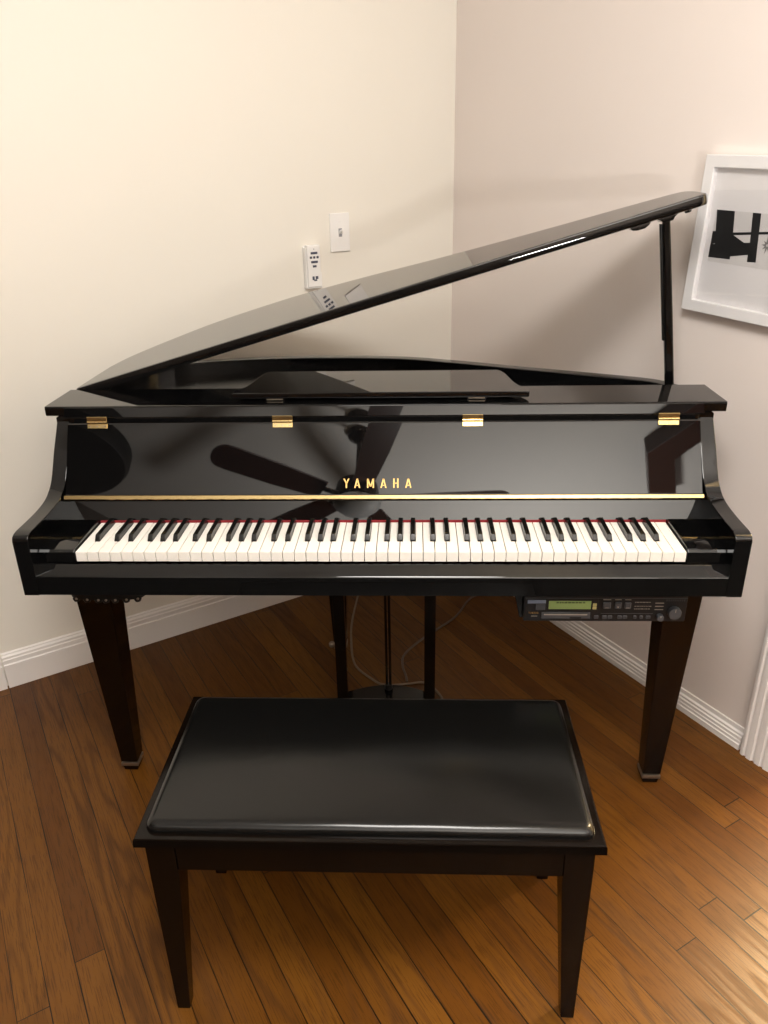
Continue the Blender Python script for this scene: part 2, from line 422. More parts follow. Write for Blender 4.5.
# panel between keys and fallboard, leaning back
bm = NB(); prism(bm, [Vector((-.6895, y, z)) for y, z in [(.1462, .7275), (.1735, .7800), (.190, .7800), (.175, .7275)]], (1.379, 0, 0)); obj('key_back_panel', bm, BK, piano)
bm = NB(); bx(bm, -.689, .689, .149, .26, .664, .7285); obj('key_back_block', bm, M['ebony_in'], piano)
# fallboard
FO = Vector((0, .149, .784)); FT = Vector((0, .471, .882)); FN = Vector((0, -.882, .471))
def fbp(x, s, d=0): return Vector((x, 0, 0))+FO+FT*s+FN*d
bm = NB()
prism(bm, [fbp(-.6835, s, d) for s, d in [(-.002, -.004), (.001, -.0008), (.004, 0), (.1585, 0), (.1620, -.002), (.163, -.006), (.163, -.018), (-.002, -.018)]], (1.367, 0, 0))
fb = obj('fallboard', bm, BK, piano, 25)
bm = NB(); prism(bm, [fbp(-.686, s, d) for s, d in [(-.0022, -.012), (-.0065, -.010), (-.0068, .0005), (-.0058, .0022), (.0012, .0024), (.0022, .0012), (.0022, -.002), (-.0022, -.004)]], (1.372, 0, 0))
obj('brass_strip', bm, M['brass'], fb, 25)['label'] = 'brass edging strip'
# maker's lettering, inlaid metal
def letter_quads(ch):
    t = .30
    def stroke(a, b, w=t):
        a, b = Vector((*a, 0)), Vector((*b, 0)); return (a, b, w)
    return {'Y': [((0, 1), (.5, .48)), ((1, 1), (.5, .48)), ((.5, .5), (.5, 0))], 'A': [((0, 0), (.5, 1)), ((1, 0), (.5, 1)), ((.2, .27), (.8, .27))],
            'M': [((.05, 0), (.05, 1)), ((.95, 0), (.95, 1)), ((.05, 1), (.5, .12)), ((.95, 1), (.5, .12))], 'H': [((.05, 0), (.05, 1)), ((.95, 0), (.95, 1)), ((.05, .5), (.95, .5))]}[ch]
def letters(bm, spec, P, wst, dep):
    """spec: (char, x0, x1, s0, s1); P maps (x, s, d) to a point; wst = stroke width"""
    for ch, x0, x1, s0, s1 in spec:
        for (a, b) in letter_quads(ch):
            ax, ay = x0+wst/2+a[0]*(x1-x0-wst), s0+a[1]*(s1-s0); bx2, by = x0+wst/2+b[0]*(x1-x0-wst), s0+b[1]*(s1-s0)
            d = Vector((bx2-ax, by-ay)); vert = abs(d.y) > abs(d.x)*.3
            if vert: q = [(ax-wst/2, ay), (ax+wst/2, ay), (bx2+wst/2, by), (bx2-wst/2, by)]
            else: q = [(ax, ay-wst*.3), (bx2, by-wst*.3), (bx2, by+wst*.3), (ax, ay+wst*.3)]
            pts = [P(x, s, 0) for x, s in q]; prism(bm, pts, P(0, 0, dep)-P(0, 0, 0))
bm = NB()
letters(bm, [('Y', -.0760, -.0628, .0172, .0376), ('A', -.0526, -.0393, .0172, .0376), ('M', -.0256, -.0092, .0172, .0376), ('A', .0037, .0172, .0172, .0376), ('H', .0308, .0432, .0172, .0376), ('A', .0570, .0706, .0172, .0376)],
        lambda x, s, d: fbp(x, s, d+.0001), .0031, .0006)
obj('brand_lettering', bm, M['gold'], fb)['label'] = 'gold maker lettering'
# hinges
for hx in (-.6165, -.2085, .2020, .6165):
    bm = NB()
    prism(bm, [fbp(hx+a*.0220, s, .0002) for a, s in ((-1, .1495), (1, .1495), (1, .1600), (-1, .1600))], FN*.0022, .0006, 1)
    kc = fbp(hx, .1625, .0030)
    for j in range(5):
        w = .044/5; cyl(bm, kc+Vector((-.0220+j*w+.0003, 0, 0)), kc+Vector((-.0220+(j+1)*w-.0003, 0, 0)), .0034, 12)
    bx(bm, hx-.0220, hx+.0220, kc.y-.0010, kc.y+.0010, kc.z+.001, .9415, .0005, 1)
    hg = obj('hinge', bm, M['brass'], fb, 35); hg['label'] = 'brass hinge'
    bm = NB()
    for j in (-1, 0, 1):
        p = fbp(hx+j*.0155, .1540, .0022); cyl(bm, p, p+FN*.0006, .0016, 12)
    obj('hinge_screw', bm, M['steel'], fb)
# block under the front lid, behind the fallboard, plus the small moulding under its front edge
bm = NB(); bx(bm, -.6885, .6885, .246, .40, .897, .9325, .002); obj('top_rail', bm, BK, piano)
bm = NB(); prism(bm, [Vector((-.700, y, z)) for y, z in [(.2600, .9530), (.2563, .9530), (.2550, .9522), (.2457, .9340), (.2455, .9315), (.262, .9315)]], (1.398, 0, 0)); obj('lid_moulding', bm, BK, piano, 20)
# front lid section (flat)
bm = NB()
prism(bm, [Vector((-.7465, y, z)) for y, z in [(.2600, .9335), (.2590, .9350), (.2587, .9500), (.2600, .9540), (.2625, .9550), (.403, .9550), (.4045, .9535), (.4045, .9335)]], (1.4955, 0, 0), .0012, 2)
obj('front_lid', bm, BK, piano, 25)
# main lid: outline in its own plane (s from the hinge, y)
ANG = math.radians(15.95); HP = Vector((-.735, 0, .957)); LU = Vector((math.cos(ANG), 0, math.sin(ANG))); LN = Vector((-math.sin(ANG), 0, math.cos(ANG)))
def lp(s, y, d=0): return HP+LU*s+Vector((0, y, 0))+LN*d
edge = catmull([(s, y, 0) for s, y in [(1.486, .44), (1.488, .535), (1.463, .578), (1.363, .612), (1.184, .662), (1.03, .715), (.887, .772), (.70, .865), (.53, .925), (.40, .938), (.236, .905), (.115, .815), (.030, .716), (0, .62)]], 6)
LID = [Vector((0, .407, 0)), Vector((.3, .407, 0)), Vector((1.462, .407, 0)), Vector((1.479, .412, 0)), Vector((1.4855, .425, 0))]+edge
t = bmesh.new(); TH = .0235
def lid_ring(ins, d):
    n = len(LID); out = []
    for i in range(n):
        a, b = LID[i-1], LID[(i+1) % n]; tg = (b-a).normalized()
        p = LID[i]+Vector((-tg.y, tg.x, 0))*ins
        out.append(t.verts.new(lp(p.x*1.004, p.y, d)))
    return out
rs = [lid_ring(.006, -TH), lid_ring(.0015, -TH+.0015), lid_ring(0, -TH+.006), lid_ring(0, -.006), lid_ring(.0015, -.0015), lid_ring(.006, 0)]
t.faces.new(rs[0][::-1]); t.faces.new(rs[-1])
for a in range(len(rs)-1):
    for i in range(len(LID)): t.faces.new((rs[a][i], rs[a][(i+1) % len(LID)], rs[a+1][(i+1) % len(LID)], rs[a+1][i]))
bm = NB(); merge(bm, t); lid = obj('main_lid', bm, BK, piano, 40)
# fittings under the lid
bm = NB(); prism(bm, [lp(s, .425, d) for s, d in [(1.322, -TH), (1.330, -TH-.009), (1.340, -TH-.0115), (1.356, -TH-.0115), (1.366, -TH-.007), (1.372, -TH)]], (0, .03, 0), .0015); obj('lid_catch', bm, BK, lid)
bm = NB(); prism(bm, [lp(s, .43, d) for s, d in [(1.382, -TH), (1.392, -TH-.0065), (1.398, -TH-.013), (1.418, -TH-.013), (1.423, -TH-.0065), (1.436, -TH)]], (0, .045, 0), .0015); obj('prop_cup', bm, BK, lid)
bm = NB(); cyl(bm, lp(1.453, .44, -TH), lp(1.453, .44, -TH-.008), .0075, 16, bev=.003); obj('rubber_bumper', bm, BK, lid)
# hinge rail along the bass side
for (ya, yb) in ((.43, .47), (.58, .62)):
    bm = NB(); cyl(bm, Vector((-.737, ya, .9445)), Vector((-.737, yb, .9445)), .0055, 12); obj('lid_hinge', bm, M['brass'], piano)
# prop stick, standing in the case and reaching the cup
pb = Vector((.695, .468, .897)); pt = Vector(lp(1.4085, .452, -TH-.0135))
def stick(bm, a, b, w, d, w2, d2):
    a, b = Vector(a), Vector(b); t = bmesh.new(); q = []
    for (c, ww, dd_) in ((a, w, d), (a.lerp(b, .5), w, d), (b, w2, d2)):
        q.append([t.verts.new(c+Vector((sx*ww/2, sy*dd_/2, 0))) for sx, sy in ((-1, -1), (1, -1), (1, 1), (-1, 1))])
    t.faces.new(q[0][::-1]); t.faces.new(q[-1])
    for k in range(2):
        for i in range(4): t.faces.new((q[k][i], q[k][(i+1) % 4], q[k+1][(i+1) % 4], q[k+1][i]))
    bmesh.ops.recalc_face_normals(t, faces=t.faces[:])
    bmesh.ops.bevel(t, geom=[e for e in t.edges if abs((e.verts[0].co-e.verts[1].co).z) > .05], offset=.004, segments=3, profile=.5, affect='EDGES')
    merge(bm, t)
bm = NB(); stick(bm, pb, pt, .0200, .016, .0165, .014); prop = obj('prop_stick', bm, BK, piano, 40)
bm = NB(); a_, b_ = pb.lerp(pt, .36), pb.lerp(pt, .985); off = Vector((-.0110, .004, 0)); stick(bm, a_+off, b_+off, .0055, .012, .0055, .012); obj('short_prop', bm, M['ebony_in'], prop, 40)
bm = NB(); bx(bm, .672, .712, .452, .484, .897, .910, .002); obj('prop_base', bm, M['ebony_in'], prop)
# music desk folded flat on the front lid
def ogee(sgn):
    pts = [(.330, .292), (.3285, .302), (.322, .320), (.311, .345), (.303, .378), (.2985, .41), (.294, .445), (.286, .476), (.278, .488)]
    return catmull([(sgn*x, y, 0) for x, y in pts], 4)
R_, L_ = ogee(1), ogee(-1)
out = [Vector((-.328, .288, 0)), Vector((.328, .288, 0))]+R_+L_[::-1]
bm = NB(); prism(bm, [p+Vector((0, 0, .9605)) for p in out], (0, 0, .0135), .0018, 2); desk = obj('music_desk', bm, BK, piano, 35)
for fx in (-.235, .215):
    bm = NB(); bx(bm, fx-.022, fx+.022, .294, .312, .9550, .9606, .0008); obj('desk_foot', bm, M['ebony_in'], desk)
    bm = NB(); bx(bm, fx-.018, fx+.018, .2918, .294, .9568, .9600, .0004); obj('foot_plate', bm, M['steel'], desk)
bm = NB(); bx(bm, -.12, .12, .33, .40, .9550, .9604); obj('desk_support', bm, M['ebony_in'], desk)

# legs
def piano_leg(cx, cy, top_w, bot_w, ztop=.642):
    bm = NB(); frustum(bm, (cx, cy), (cx*1.004, cy), bot_w, bot_w, top_w, top_w, .030, ztop, .0025)
    lg = obj('leg', bm, M['leg'], piano, 40)
    bm = NB(); bx(bm, cx-bot_w/2-.0006, cx+bot_w/2+.0006, cy-bot_w/2-.0008, cy+bot_w/2+.0008, .0165, .0265, .0012); obj('ferrule', bm, M['steel'], lg)['label'] = 'dull metal ferrule near the foot'
    bm = NB(); frustum(bm, (cx, cy), (cx, cy), bot_w-.008, bot_w-.008, bot_w-.004, bot_w-.004, 0, .0168, .002); obj('foot', bm, M['leg'], lg)
    return lg
LGL = piano_leg(-.6650, .1870, .089, .043)
LGR = piano_leg(.6675, .1650, .088, .044)
LGB = piano_leg(-.164, .728, .085, .040)
bm = NB(); lathe(bm, (-.190, .704, .035), [(0, -.010), (.006, -.009), (.0095, -.004), (.0095, .004), (.006, .009), (0, .010)], 12); obj('leg_knob', bm, M['steel'], LGB)
# bracket plates under the key bed at each front leg, with round bolt heads
for (xa, xb, own) in ((-.664, -.498, LGL),):
    bm = NB(); ya, yb = .024, .125
    pts = [Vector((xa+.014, ya, .6425))]
    pts = catmull([(xa, (ya+yb)/2, .6425), (xa+.012, ya+.008, .6425), ((xa+xb)/2, ya, .6425), (xb-.012, ya+.008, .6425), (xb, (ya+yb)/2, .6425), (xb-.012, yb-.008, .6425), ((xa+xb)/2, yb, .6425), (xa+.012, yb-.008, .6425)], 5, True)
    prism(bm, pts, (0, 0, -.046), .003, 2); obj('leg_bracket', bm, M['dkmetal'], own, 40)
    for k, fx in enumerate((.10, .25, .40, .50, .62, .76, .90)):
        x = xa+fx*(xb-xa); y = ya+.010*(2*abs(fx-.5))**2
        bm = NB(); lathe(bm, (x, y+.006, .5955), [(0, .008), (.006, .006), (.0085, 0), (.006, -.006), (0, -.008)], 12); nb = obj('bolt_boss', bm, M['dkmetal'], own, 60)
        bm = NB(); lathe(bm, (x+.003, y-.0018, .5985), [(0, .003), (.0024, .0018), (.003, 0), (.0024, -.0018), (0, -.003)], 10); obj('bolt_head', bm, M['steel'], own, 60)
# pedal lyre
bm = NB()
prism(bm, [Vector((x, y, .018)) for x, y in [(-.116, .385), (.102, .385)]]+[Vector((p[0], p[1], .018)) for p in catmull([(.102, .448, 0), (.06, .466, 0), (0, .476, 0), (-.06, .466, 0), (-.116, .444, 0)], 5)], (0, 0, .032), .003, 2)
lyre = obj('pedal_lyre', bm, M['leg'], piano, 40)
for px_ in (-.132, .1180):
    bm = NB(); bx(bm, px_-.0155, px_+.0155, .436, .460, .0, .645, .002); obj('lyre_post', bm, M['leg'], lyre)
for rx in (-.0045, .0055):
    bm = NB(); cyl(bm, (rx, .456, .049), (rx, .456, .645), .0038, 12); obj('lyre_rod', bm, M['leg'], lyre)
bm = NB(); cyl(bm, (0, .456, .049), (0, .456, .066), .011, 16, bev=.003); obj('rod_collar', bm, M['dkmetal'], lyre)
for px_ in (-.07, 0, .07):
    bm = NB(); prism(bm, [Vector((px_+x, y, .028)) for x, y in [(-.009, .40), (-.011, .34), (-.014, .30), (-.010, .283), (0, .278), (.010, .283), (.014, .30), (.011, .34), (.009, .40)]], (0, 0, .009), .002); obj('pedal', bm, M['brass'], lyre)

# ------------------------------------------------------------------ disk drive unit under the key bed
unit = thing('disk_drive_unit', 'slim black player control unit with green display hanging under the right keyboard', 'control unit', (.47, .03, .546))
YF = .030
bm = NB(); bx(bm, .3055, .6415, YF, YF+.082, .5465, .6415, .002); body = obj('body', bm, M['unit'], unit)
bm = NB(); prism(bm, [Vector((x, YF+.012, z)) for x, z in [(.2785, .6415), (.3050, .6415), (.3050, .5480), (.2985, .5490)]], (0, .065, 0), .001); obj('side_bracket', bm, M['leg'], unit)
def face(bm, x0, x1, z0, z1, d=.001, bev=.0004, mi=0): bx(bm, min(x0, x1), max(x0, x1), YF-d, YF+.0005, min(z0, z1), max(z0, z1), bev, 1, mi)
bm = NB(); face(bm, .3100, .4585, .5735, .6020, .0012); obj('display_bezel', bm, M['unit'], unit)
bm = NB(); face(bm, .3125, .3500, .5905, .5985, .0020); obj('model_strip', bm, M['bluepr'], unit)
bm = NB(); face(bm, .3300, .3495, .5755, .5885, .0024); obj('eject_button', bm, M['unit_grey'], unit)
bm = NB(); face(bm, .3565, .4440, .5770, .5965, .0020); lcd = obj('display', bm, M['lcd'], unit); lcd['label'] = 'lit green display'
bm = NB()
x = .372
while x < .43:
    w = random.uniform(.003, .007); face(bm, x, x+w, .5915, .5945, .0023, 0); x += w+random.uniform(.001, .002)
obj('display_text', bm, M['lcd_dk'], unit)
for z0 in (.5770, .5845):
    bm = NB(); face(bm, .4475, .4555, z0, z0+.0062, .0026); obj('amber_button', bm, M['amber'], unit)
bm = NB(); face(bm, .3430, .4440, .5540, .5690, .0016); obj('disk_door', bm, M['unit_grey'], unit)
bm = NB(); face(bm, .3480, .4380, .5625, .5650, .0022, 0); obj('disk_slot', bm, M['unit_lt'], unit)
bm = NB(); face(bm, .4020, .4260, .5545, .5585, .0024); obj('disk_eject', bm, M['unit'], unit)
bm = NB(); letters(bm, [(c, .3158+i*.0036, .3158+i*.0036+.0029, .5652, .5694) for i, c in enumerate('YAMAHA')], lambda x, s, d: Vector((x, YF-d, s)), .0008, .0006); obj('maker_print', bm, M['gold'], unit)
bm = NB(); face(bm, .3215, .3345, .5585, .5597, .0006, 0); obj('model_print', bm, M['unit_lt'], unit)
for k, (xa, xb) in enumerate(((.4685, .4845), (.4925, .5060), (.5130, .5258))):
    bm = NB(); face(bm, xa, xb, .5795, .5935, .0042, .0012); bt = obj('transport_button', bm, M['unit_grey'], unit)
    bm = NB(); xm = (xa+xb)/2
    if k == 1: prism(bm, [Vector((xm-.0022, YF-.0042, .5850)), Vector((xm+.0022, YF-.0042, .5850)), Vector((xm, YF-.0042, .5810))], (0, -.0003, 0))
    else: bx(bm, xm-.004, xm+.004, YF-.0045, YF-.0041, .5815, .5825)
    obj('button_mark', bm, M['unit_lt'], bt)
    bm = NB(); face(bm, xa, xb, .5985, .5998, .0005, 0); obj('button_caption', bm, M['unit_lt'], unit)
for r_, zz in enumerate((.5925, .5830, .5765)):
    bm = NB()
    x = .534
    while x < .567:
        w = random.uniform(.002, .006); face(bm, x, min(x+w, .5685), zz, zz+.0014, .0005, 0); x += w+.0012
    obj('legend_print', bm, M['unit_lt'], unit)
for zz in (.5905, .5828, .5750):
    bm = NB(); face(bm, .5760, .5935, zz, zz+.0017, .0006, 0); obj('legend_line', bm, M['unit_lt'], unit)
bm = NB()
for k in range(9): face(bm, .598+k*.0045, .5998+k*.0045, .5960, .6000, .0005, 0)
obj('scale_print', bm, M['unit_grey'], unit)
for (xa, xb) in ((.4525, .4615), (.4690, .4790), (.4810, .4900), (.5010, .5100), (.5120, .5210), (.5340, .5400), (.5470, .5530), (.5600, .5690)):
    bm = NB(); face(bm, xa, xb, .5545, .5615, .0030, .0008); obj('small_button', bm, M['unit_grey'], unit)
for (kx, kz, r) in ((.6156, .5715, .0135), (.5872, .5605, .0072)):
    bm = NB(); cyl(bm, (kx, YF+.0002, kz), (kx, YF-.012, kz), r, 24, bev=.0022); kn = obj('knob', bm, M['unit_grey'], unit, 40)
    bm = NB(); bx(bm, kx-.0007, kx+.0007, YF-.0125, YF-.0118, kz+r*.3, kz+r*.85); obj('knob_pointer', bm, M['unit_lt'], kn)
bm = NB(); face(bm, .466, .573, .5655, .5665, .0006, 0); obj('divider_line', bm, M['unit_grey'], unit)
bm = NB(); face(bm, .3075, .6400, .6020, .6032, .0006, 0); obj('top_line', bm, M['unit_grey'], unit)

# ------------------------------------------------------------------ piano bench
bench = thing('piano_bench', 'black wooden piano bench with padded vinyl seat in front of the piano', 'bench', (0, -.27, 0))
X0, X1, Y0, Y1 = -.3845, .3845, -.4560, -.0800
bm = NB()
# seat frame: an outer ring with a step for the cushion
for (a, b, c, d) in ((X0, X1, Y0, Y0+.03), (X0, X1, Y1-.03, Y1), (X0, X0+.03, Y0+.03, Y1-.03), (X1-.03, X1, Y0+.03, Y1-.03)): pass
t = bmesh.new()
prof = [(0, .4125), (-.0005, .4130), (0, .4270), (.002, .4297), (.005, .4303), (.022, .4303), (.024, .4290), (.024, .4125)]
rings = []
for ins, z in prof: rings.append([t.verts.new(p) for p in ((X0+ins, Y0+ins, z), (X1-ins, Y0+ins, z), (X1-ins, Y1-ins, z), (X0+ins, Y1-ins, z))])
for i in range(len(rings)):
    for k in range(4):
        t.faces.new((rings[i][k], rings[i][(k+1) % 4], rings[(i+1) % len(rings)][(k+1) % 4], rings[(i+1) % len(rings)][k]))
merge(bm, t); obj('seat_frame', bm, M['bench'], bench, 35)
# cushion
bm = NB(); cx0, cx1, cy0, cy1 = X0+.0135, X1-.0135, Y0+.0135, Y1-.0135
nx, ny = 56, 36; gv = []
def warp(t_): return math.copysign(1-(1-abs(t_))**1.8, t_)
for j in range(ny+1):
    row = []
    for i in range(nx+1):
        u, v = warp(-1+2*i/nx), warp(-1+2*j/ny)
        # rounded-rectangle plan
        hx, hy, rc = (cx1-cx0)/2, (cy1-cy0)/2, .020
        x, y = u*hx, v*hy
        ax, ay = abs(x)-(hx-rc), abs(y)-(hy-rc)
        if ax > 0 and ay > 0:
            m_ = max(ax, ay); l_ = math.hypot(ax, ay)
            if l_ > 1e-9: ax, ay = ax*m_/l_, ay*m_/l_
            x, y = math.copysign(hx-rc+ax, x), math.copysign(hy-rc+ay, y)
        ex = min(1, max(0, (hx-abs(x))/.016)); ey = min(1, max(0, (hy-abs(y))/.016))
        if ax > 0 and ay > 0: e = min(1, max(0, (.020-math.hypot(ax, ay))/.016))
        else: e = min(ex, ey)
        edge_h = math.sqrt(max(0, 1-(1-e)**2))
        crown = .007*(1-u*u)*(1-v*v)
        z = .4300+.0160*edge_h+crown+.0006*math.sin(x*40+y*17)*edge_h*.5
        row.append(bm.verts.new(((cx0+cx1)/2+x, (cy0+cy1)/2+y, z)))
    gv.append(row)
for j in range(ny):
    for i in range(nx): bm.faces.new((gv[j][i], gv[j][i+1], gv[j+1][i+1], gv[j+1][i]))
# skirt down into the frame
loop = gv[0]+[gv[j][nx] for j in range(1, ny+1)]+gv[ny][-2::-1]+[gv[j][0] for j in range(ny-1, 0, -1)]
low = [bm.verts.new(v.co-Vector((0, 0, .008))) for v in loop]
for i in range(len(loop)): bm.faces.new((loop[i], low[i], low[(i+1) % len(loop)], loop[(i+1) % len(loop)]))
bm.faces.new(low); obj('seat_cushion', bm, M['vinyl'], bench, 60)['label'] = 'padded black vinyl seat'
LX, LYF, LYB = .3685, -.4520, -.1230
bm = NB(); bx(bm, -.32, .32, LYF+.0035, LYF+.022, .3550, .4130, .001); obj('apron', bm, M['bench'], bench)
bm = NB(); bx(bm, -.32, .32, LYB-.022, LYB-.0035, .3550, .4130, .001); obj('apron', bm, M['bench'], bench)
for s in (-1, 1):
    bm = NB(); a, b = sorted((s*(LX-.0035), s*(LX-.022))); bx(bm, a, b, LYF+.045, LYB-.045, .3550, .4130, .001); obj('apron', bm, M['bench'], bench)
for sx in (-1, 1):
    for back in (0, 1):
        yo = LYB if back else LYF; yi = -1 if back else 1
        bm = NB(); t = bmesh.new(); q = []
        for (w, z) in ((.026, 0), (.049, .335), (.049, .413)):
            xo, xi = sx*(LX-(.002 if z == 0 else 0)), sx*(LX-w); y0_, y1_ = yo+yi*(.002 if z == 0 else 0), yo+yi*w
            q.append([t.verts.new(p) for p in ((xo, y0_, z), (xi, y0_, z), (xi, y1_, z), (xo, y1_, z))])
        t.faces.new(q[0]); t.faces.new(q[-1])
        for k in range(2):
            for i in range(4): t.faces.new((q[k][i], q[k][(i+1) % 4], q[k+1][(i+1) % 4], q[k+1][i]))
        bmesh.ops.recalc_face_normals(t, faces=t.faces[:])
        bmesh.ops.bevel(t, geom=[e for e in t.edges if abs((e.verts[0].co-e.verts[1].co).z) > .05], offset=.002, segments=2, profile=.5, affect='EDGES')
        merge(bm, t); obj('leg', bm, M['bench'], bench, 40)

# ------------------------------------------------------------------ wall fittings
def wall_mtx(org, xd, n):
    """local x = along wall to the right, y = into the wall, z = up"""
    m = Matrix.Identity(4); xd = xd.normalized(); yy = -n.normalized()
    for i in range(3): m[i][0] = xd[i]; m[i][1] = yy[i]; m[i][2] = UP[i]; m[i][3] = org[i]
    return m
def obj_at(name, bm, m, parent, mtx, sharp=30):
    bmesh.ops.transform(bm, matrix=mtx, verts=bm.verts[:]); return obj(name, bm, m, parent, sharp)
XL = -DL
a_of = lambda p: (Vector((p[0], p[1], 0))-COR).dot(DL)
# light switch
sc_ = COR+DL*a_of((-.159, 1.208)); 
sw = thing('light_switch', 'white toggle switch plate on the cream wall above the remote control', 'light switch', tuple(sc_+UP*1.187))
mt = wall_mtx(sc_+UP*1.244, XL, NL)
bm = NB(); bx(bm, -.035, .035, -.006, 0, -.058, .058, .0025, 3); obj_at('plate', bm, M['plastic'], sw, mt, 50)
bm = NB(); bx(bm, -.006, .006, -.0075, -.0055, -.0125, .0125, .0008); obj_at('toggle_slot', bm, M['toggle'], sw, mt)
bm = NB(); prism(bm, [Vector((-.0042, -.006, -.006)), Vector((-.0042, -.019, .005)), Vector((-.0042, -.019, .0095)), Vector((-.0042, -.006, .006))], (.0084, 0, 0), .0008); obj_at('toggle', bm, M['plastic'], sw, mt)
for zz in (-.030, .030):
    bm = NB(); cyl(bm, (0, -.0058, zz), (0, -.0072, zz), .0033, 12, bev=.0006); obj_at('screw', bm, M['plastic'], sw, mt)
# remote in its wall cradle
rc = COR+DL*a_of((-.2465, 1.148))
cr_ = thing('remote_cradle', 'white wall cradle holding the fan remote', 'holder', tuple(rc+UP*1.087))
mt = wall_mtx(rc+UP*1.150, XL, NL)
bm = NB(); bx(bm, -.028, .026, -.005, 0, -.063, .060, .0015); obj_at('back_plate', bm, M['plastic'], cr_, mt)
bm = NB(); bx(bm, -.028, -.0245, -.020, -.004, -.063, .056, .001); obj_at('side_wall', bm, M['plastic'], cr_, mt)
bm = NB(); bx(bm, .0228, .026, -.020, -.004, -.063, -.018, .001); obj_at('side_wall', bm, M['plastic'], cr_, mt)
bm = NB(); bx(bm, -.028, .026, -.020, -.004, -.066, -.0625, .001); obj_at('bottom_lip', bm, M['plastic'], cr_, mt)
rem = thing('remote_control', 'white ceiling fan remote with dark buttons held in the wall cradle', 'remote control', tuple(rc+UP*1.088))
bm = NB(); bx(bm, -.0238, .0222, -.024, -.0052, -.0622, .0640, .003, 3); obj_at('body', bm, M['plastic'], rem, mt, 50)
def rbtn(x, z, w, h, sub='button'):
    bm = NB(); bx(bm, x-w/2, x+w/2, -.0258, -.0220, z-h/2, z+h/2, .0007); obj_at(sub, bm, M['btn'], rem, mt)
rbtn(0, .0405, .023, .0066); rbtn(0, .0140, .023, .0066); rbtn(0, .0010, .0125, .0066)
for k, x in enumerate((-.0115, 0, .0115)): rbtn(x, .0275, .0075, .0068)
rbtn(-.006, -.0345, .007, .011); rbtn(.006, -.0335, .009, .009); rbtn(.001, -.0410, .010, .005)
bm = NB(); cyl(bm, (0, -.0238, .052), (0, -.0248, .052), .0014, 10); obj_at('indicator', bm, M['btn'], rem, mt)

# framed photograph on the right wall (leaning a touch)
pf = thing('picture_frame', 'white framed black and white photograph on the right wall', 'picture', tuple(on_right(1.21, 1.10)))
mt0 = wall_mtx(on_right(1.0262, 1.0995), DR, NR) @ Matrix.Rotation(math.radians(2.3), 4, 'Y')
# local: x right 0..W, z 0..Hh
FW, FH, FB, FD = .262, .342, .0265, .024
bm = NB()
t = bmesh.new(); prof = [(0, 0), (0, -FD), (.0015, -FD-.0012), (FB-.0015, -FD-.0012), (FB, -FD), (FB, 0)]; rings = []
for ins, y in prof: rings.append([t.verts.new(p) for p in ((ins, y-.001, ins), (FW-ins, y-.001, ins), (FW-ins, y-.001, FH-ins), (ins, y-.001, FH-ins))])
for i in range(len(rings)):
    for k in range(4): t.faces.new((rings[i][k], rings[i][(k+1) % 4], rings[(i+1) % 6][(k+1) % 4], rings[(i+1) % 6][k]))
merge(bm, t); obj_at('frame', bm, M['frame'], pf, mt0)
bm = NB(); bx(bm, FB-.001, FW-FB+.001, -.012, -.002, FB-.001, FH-FB+.001); obj_at('mount', bm, M['matb'], pf, mt0)
bm = NB(); PX0, PZ0, PZ1 = .0420, .1155, .2285; PX1 = FW-.0545
bx(bm, PX0, PX1, -.0124, -.0119, PZ0, PZ1, 0, 2, 0)
def loc(s, z):   # wall coordinates -> frame coordinates (undo the tilt)
    v = Vector((s-1.0292, 0, 1.2226+(z-1.2226)*1.04-1.0995)); v = Matrix.Rotation(math.radians(-2.3), 4, 'Y') @ v; return v.x, v.z
K = [[1.0822, 1.3252], [1.1299, 1.325], [1.1339, 1.2726], [1.1657, 1.2579], [1.1804, 1.2589], [1.176, 1.3224], [1.1969, 1.3211], [1.203, 1.2202], [1.1808, 1.2196], [1.1804, 1.2342], [1.1359, 1.2279], [1.1356, 1.2215], [1.0727, 1.2226], [1.0747, 1.2501], [1.0892, 1.251]]
def poly(pts, mi, lay):
    pl = [loc(*p) for p in pts]
    pl = [(min(max(x, PX0), PX1), min(max(z, PZ0), PZ1)) for x, z in pl]
    vs = [bm.verts.new((x, -.0124-.0002*lay, z)) for x, z in pl]; f = bm.faces.new(vs); f.material_index = mi
poly([(1.07, 1.274), (1.25, 1.284), (1.25, 1.279), (1.07, 1.268)], 1, 1)
poly(K, 1, 2)
poly([(1.0734, 1.2778), (1.0869, 1.2777), (1.0899, 1.2532), (1.0762, 1.248)], 1, 1)
for k in range(9):
    a = k*2*PI/9+.3; cx_, cz_ = 1.224, 1.256; r = random.uniform(.011, .020)
    poly([(cx_+.004*math.cos(a-.9), cz_+.004*math.sin(a-.9)), (cx_+r*math.cos(a), cz_+r*math.sin(a)), (cx_+.004*math.cos(a+.9), cz_+.004*math.sin(a+.9))], 2, 1)
poly([(1.262, 1.325), (1.281, 1.325), (1.286, 1.221), (1.266, 1.221)], 1, 2)
obj_at('print', bm, [M['photo'], M['photo_bk'], M['photo_md']], pf, mt0)
bm = NB(); bx(bm, FB-.001, FW-FB+.001, -.0205, -.0190, FB-.001, FH-FB+.001); obj_at('glass', bm, M['glass'], pf, mt0)

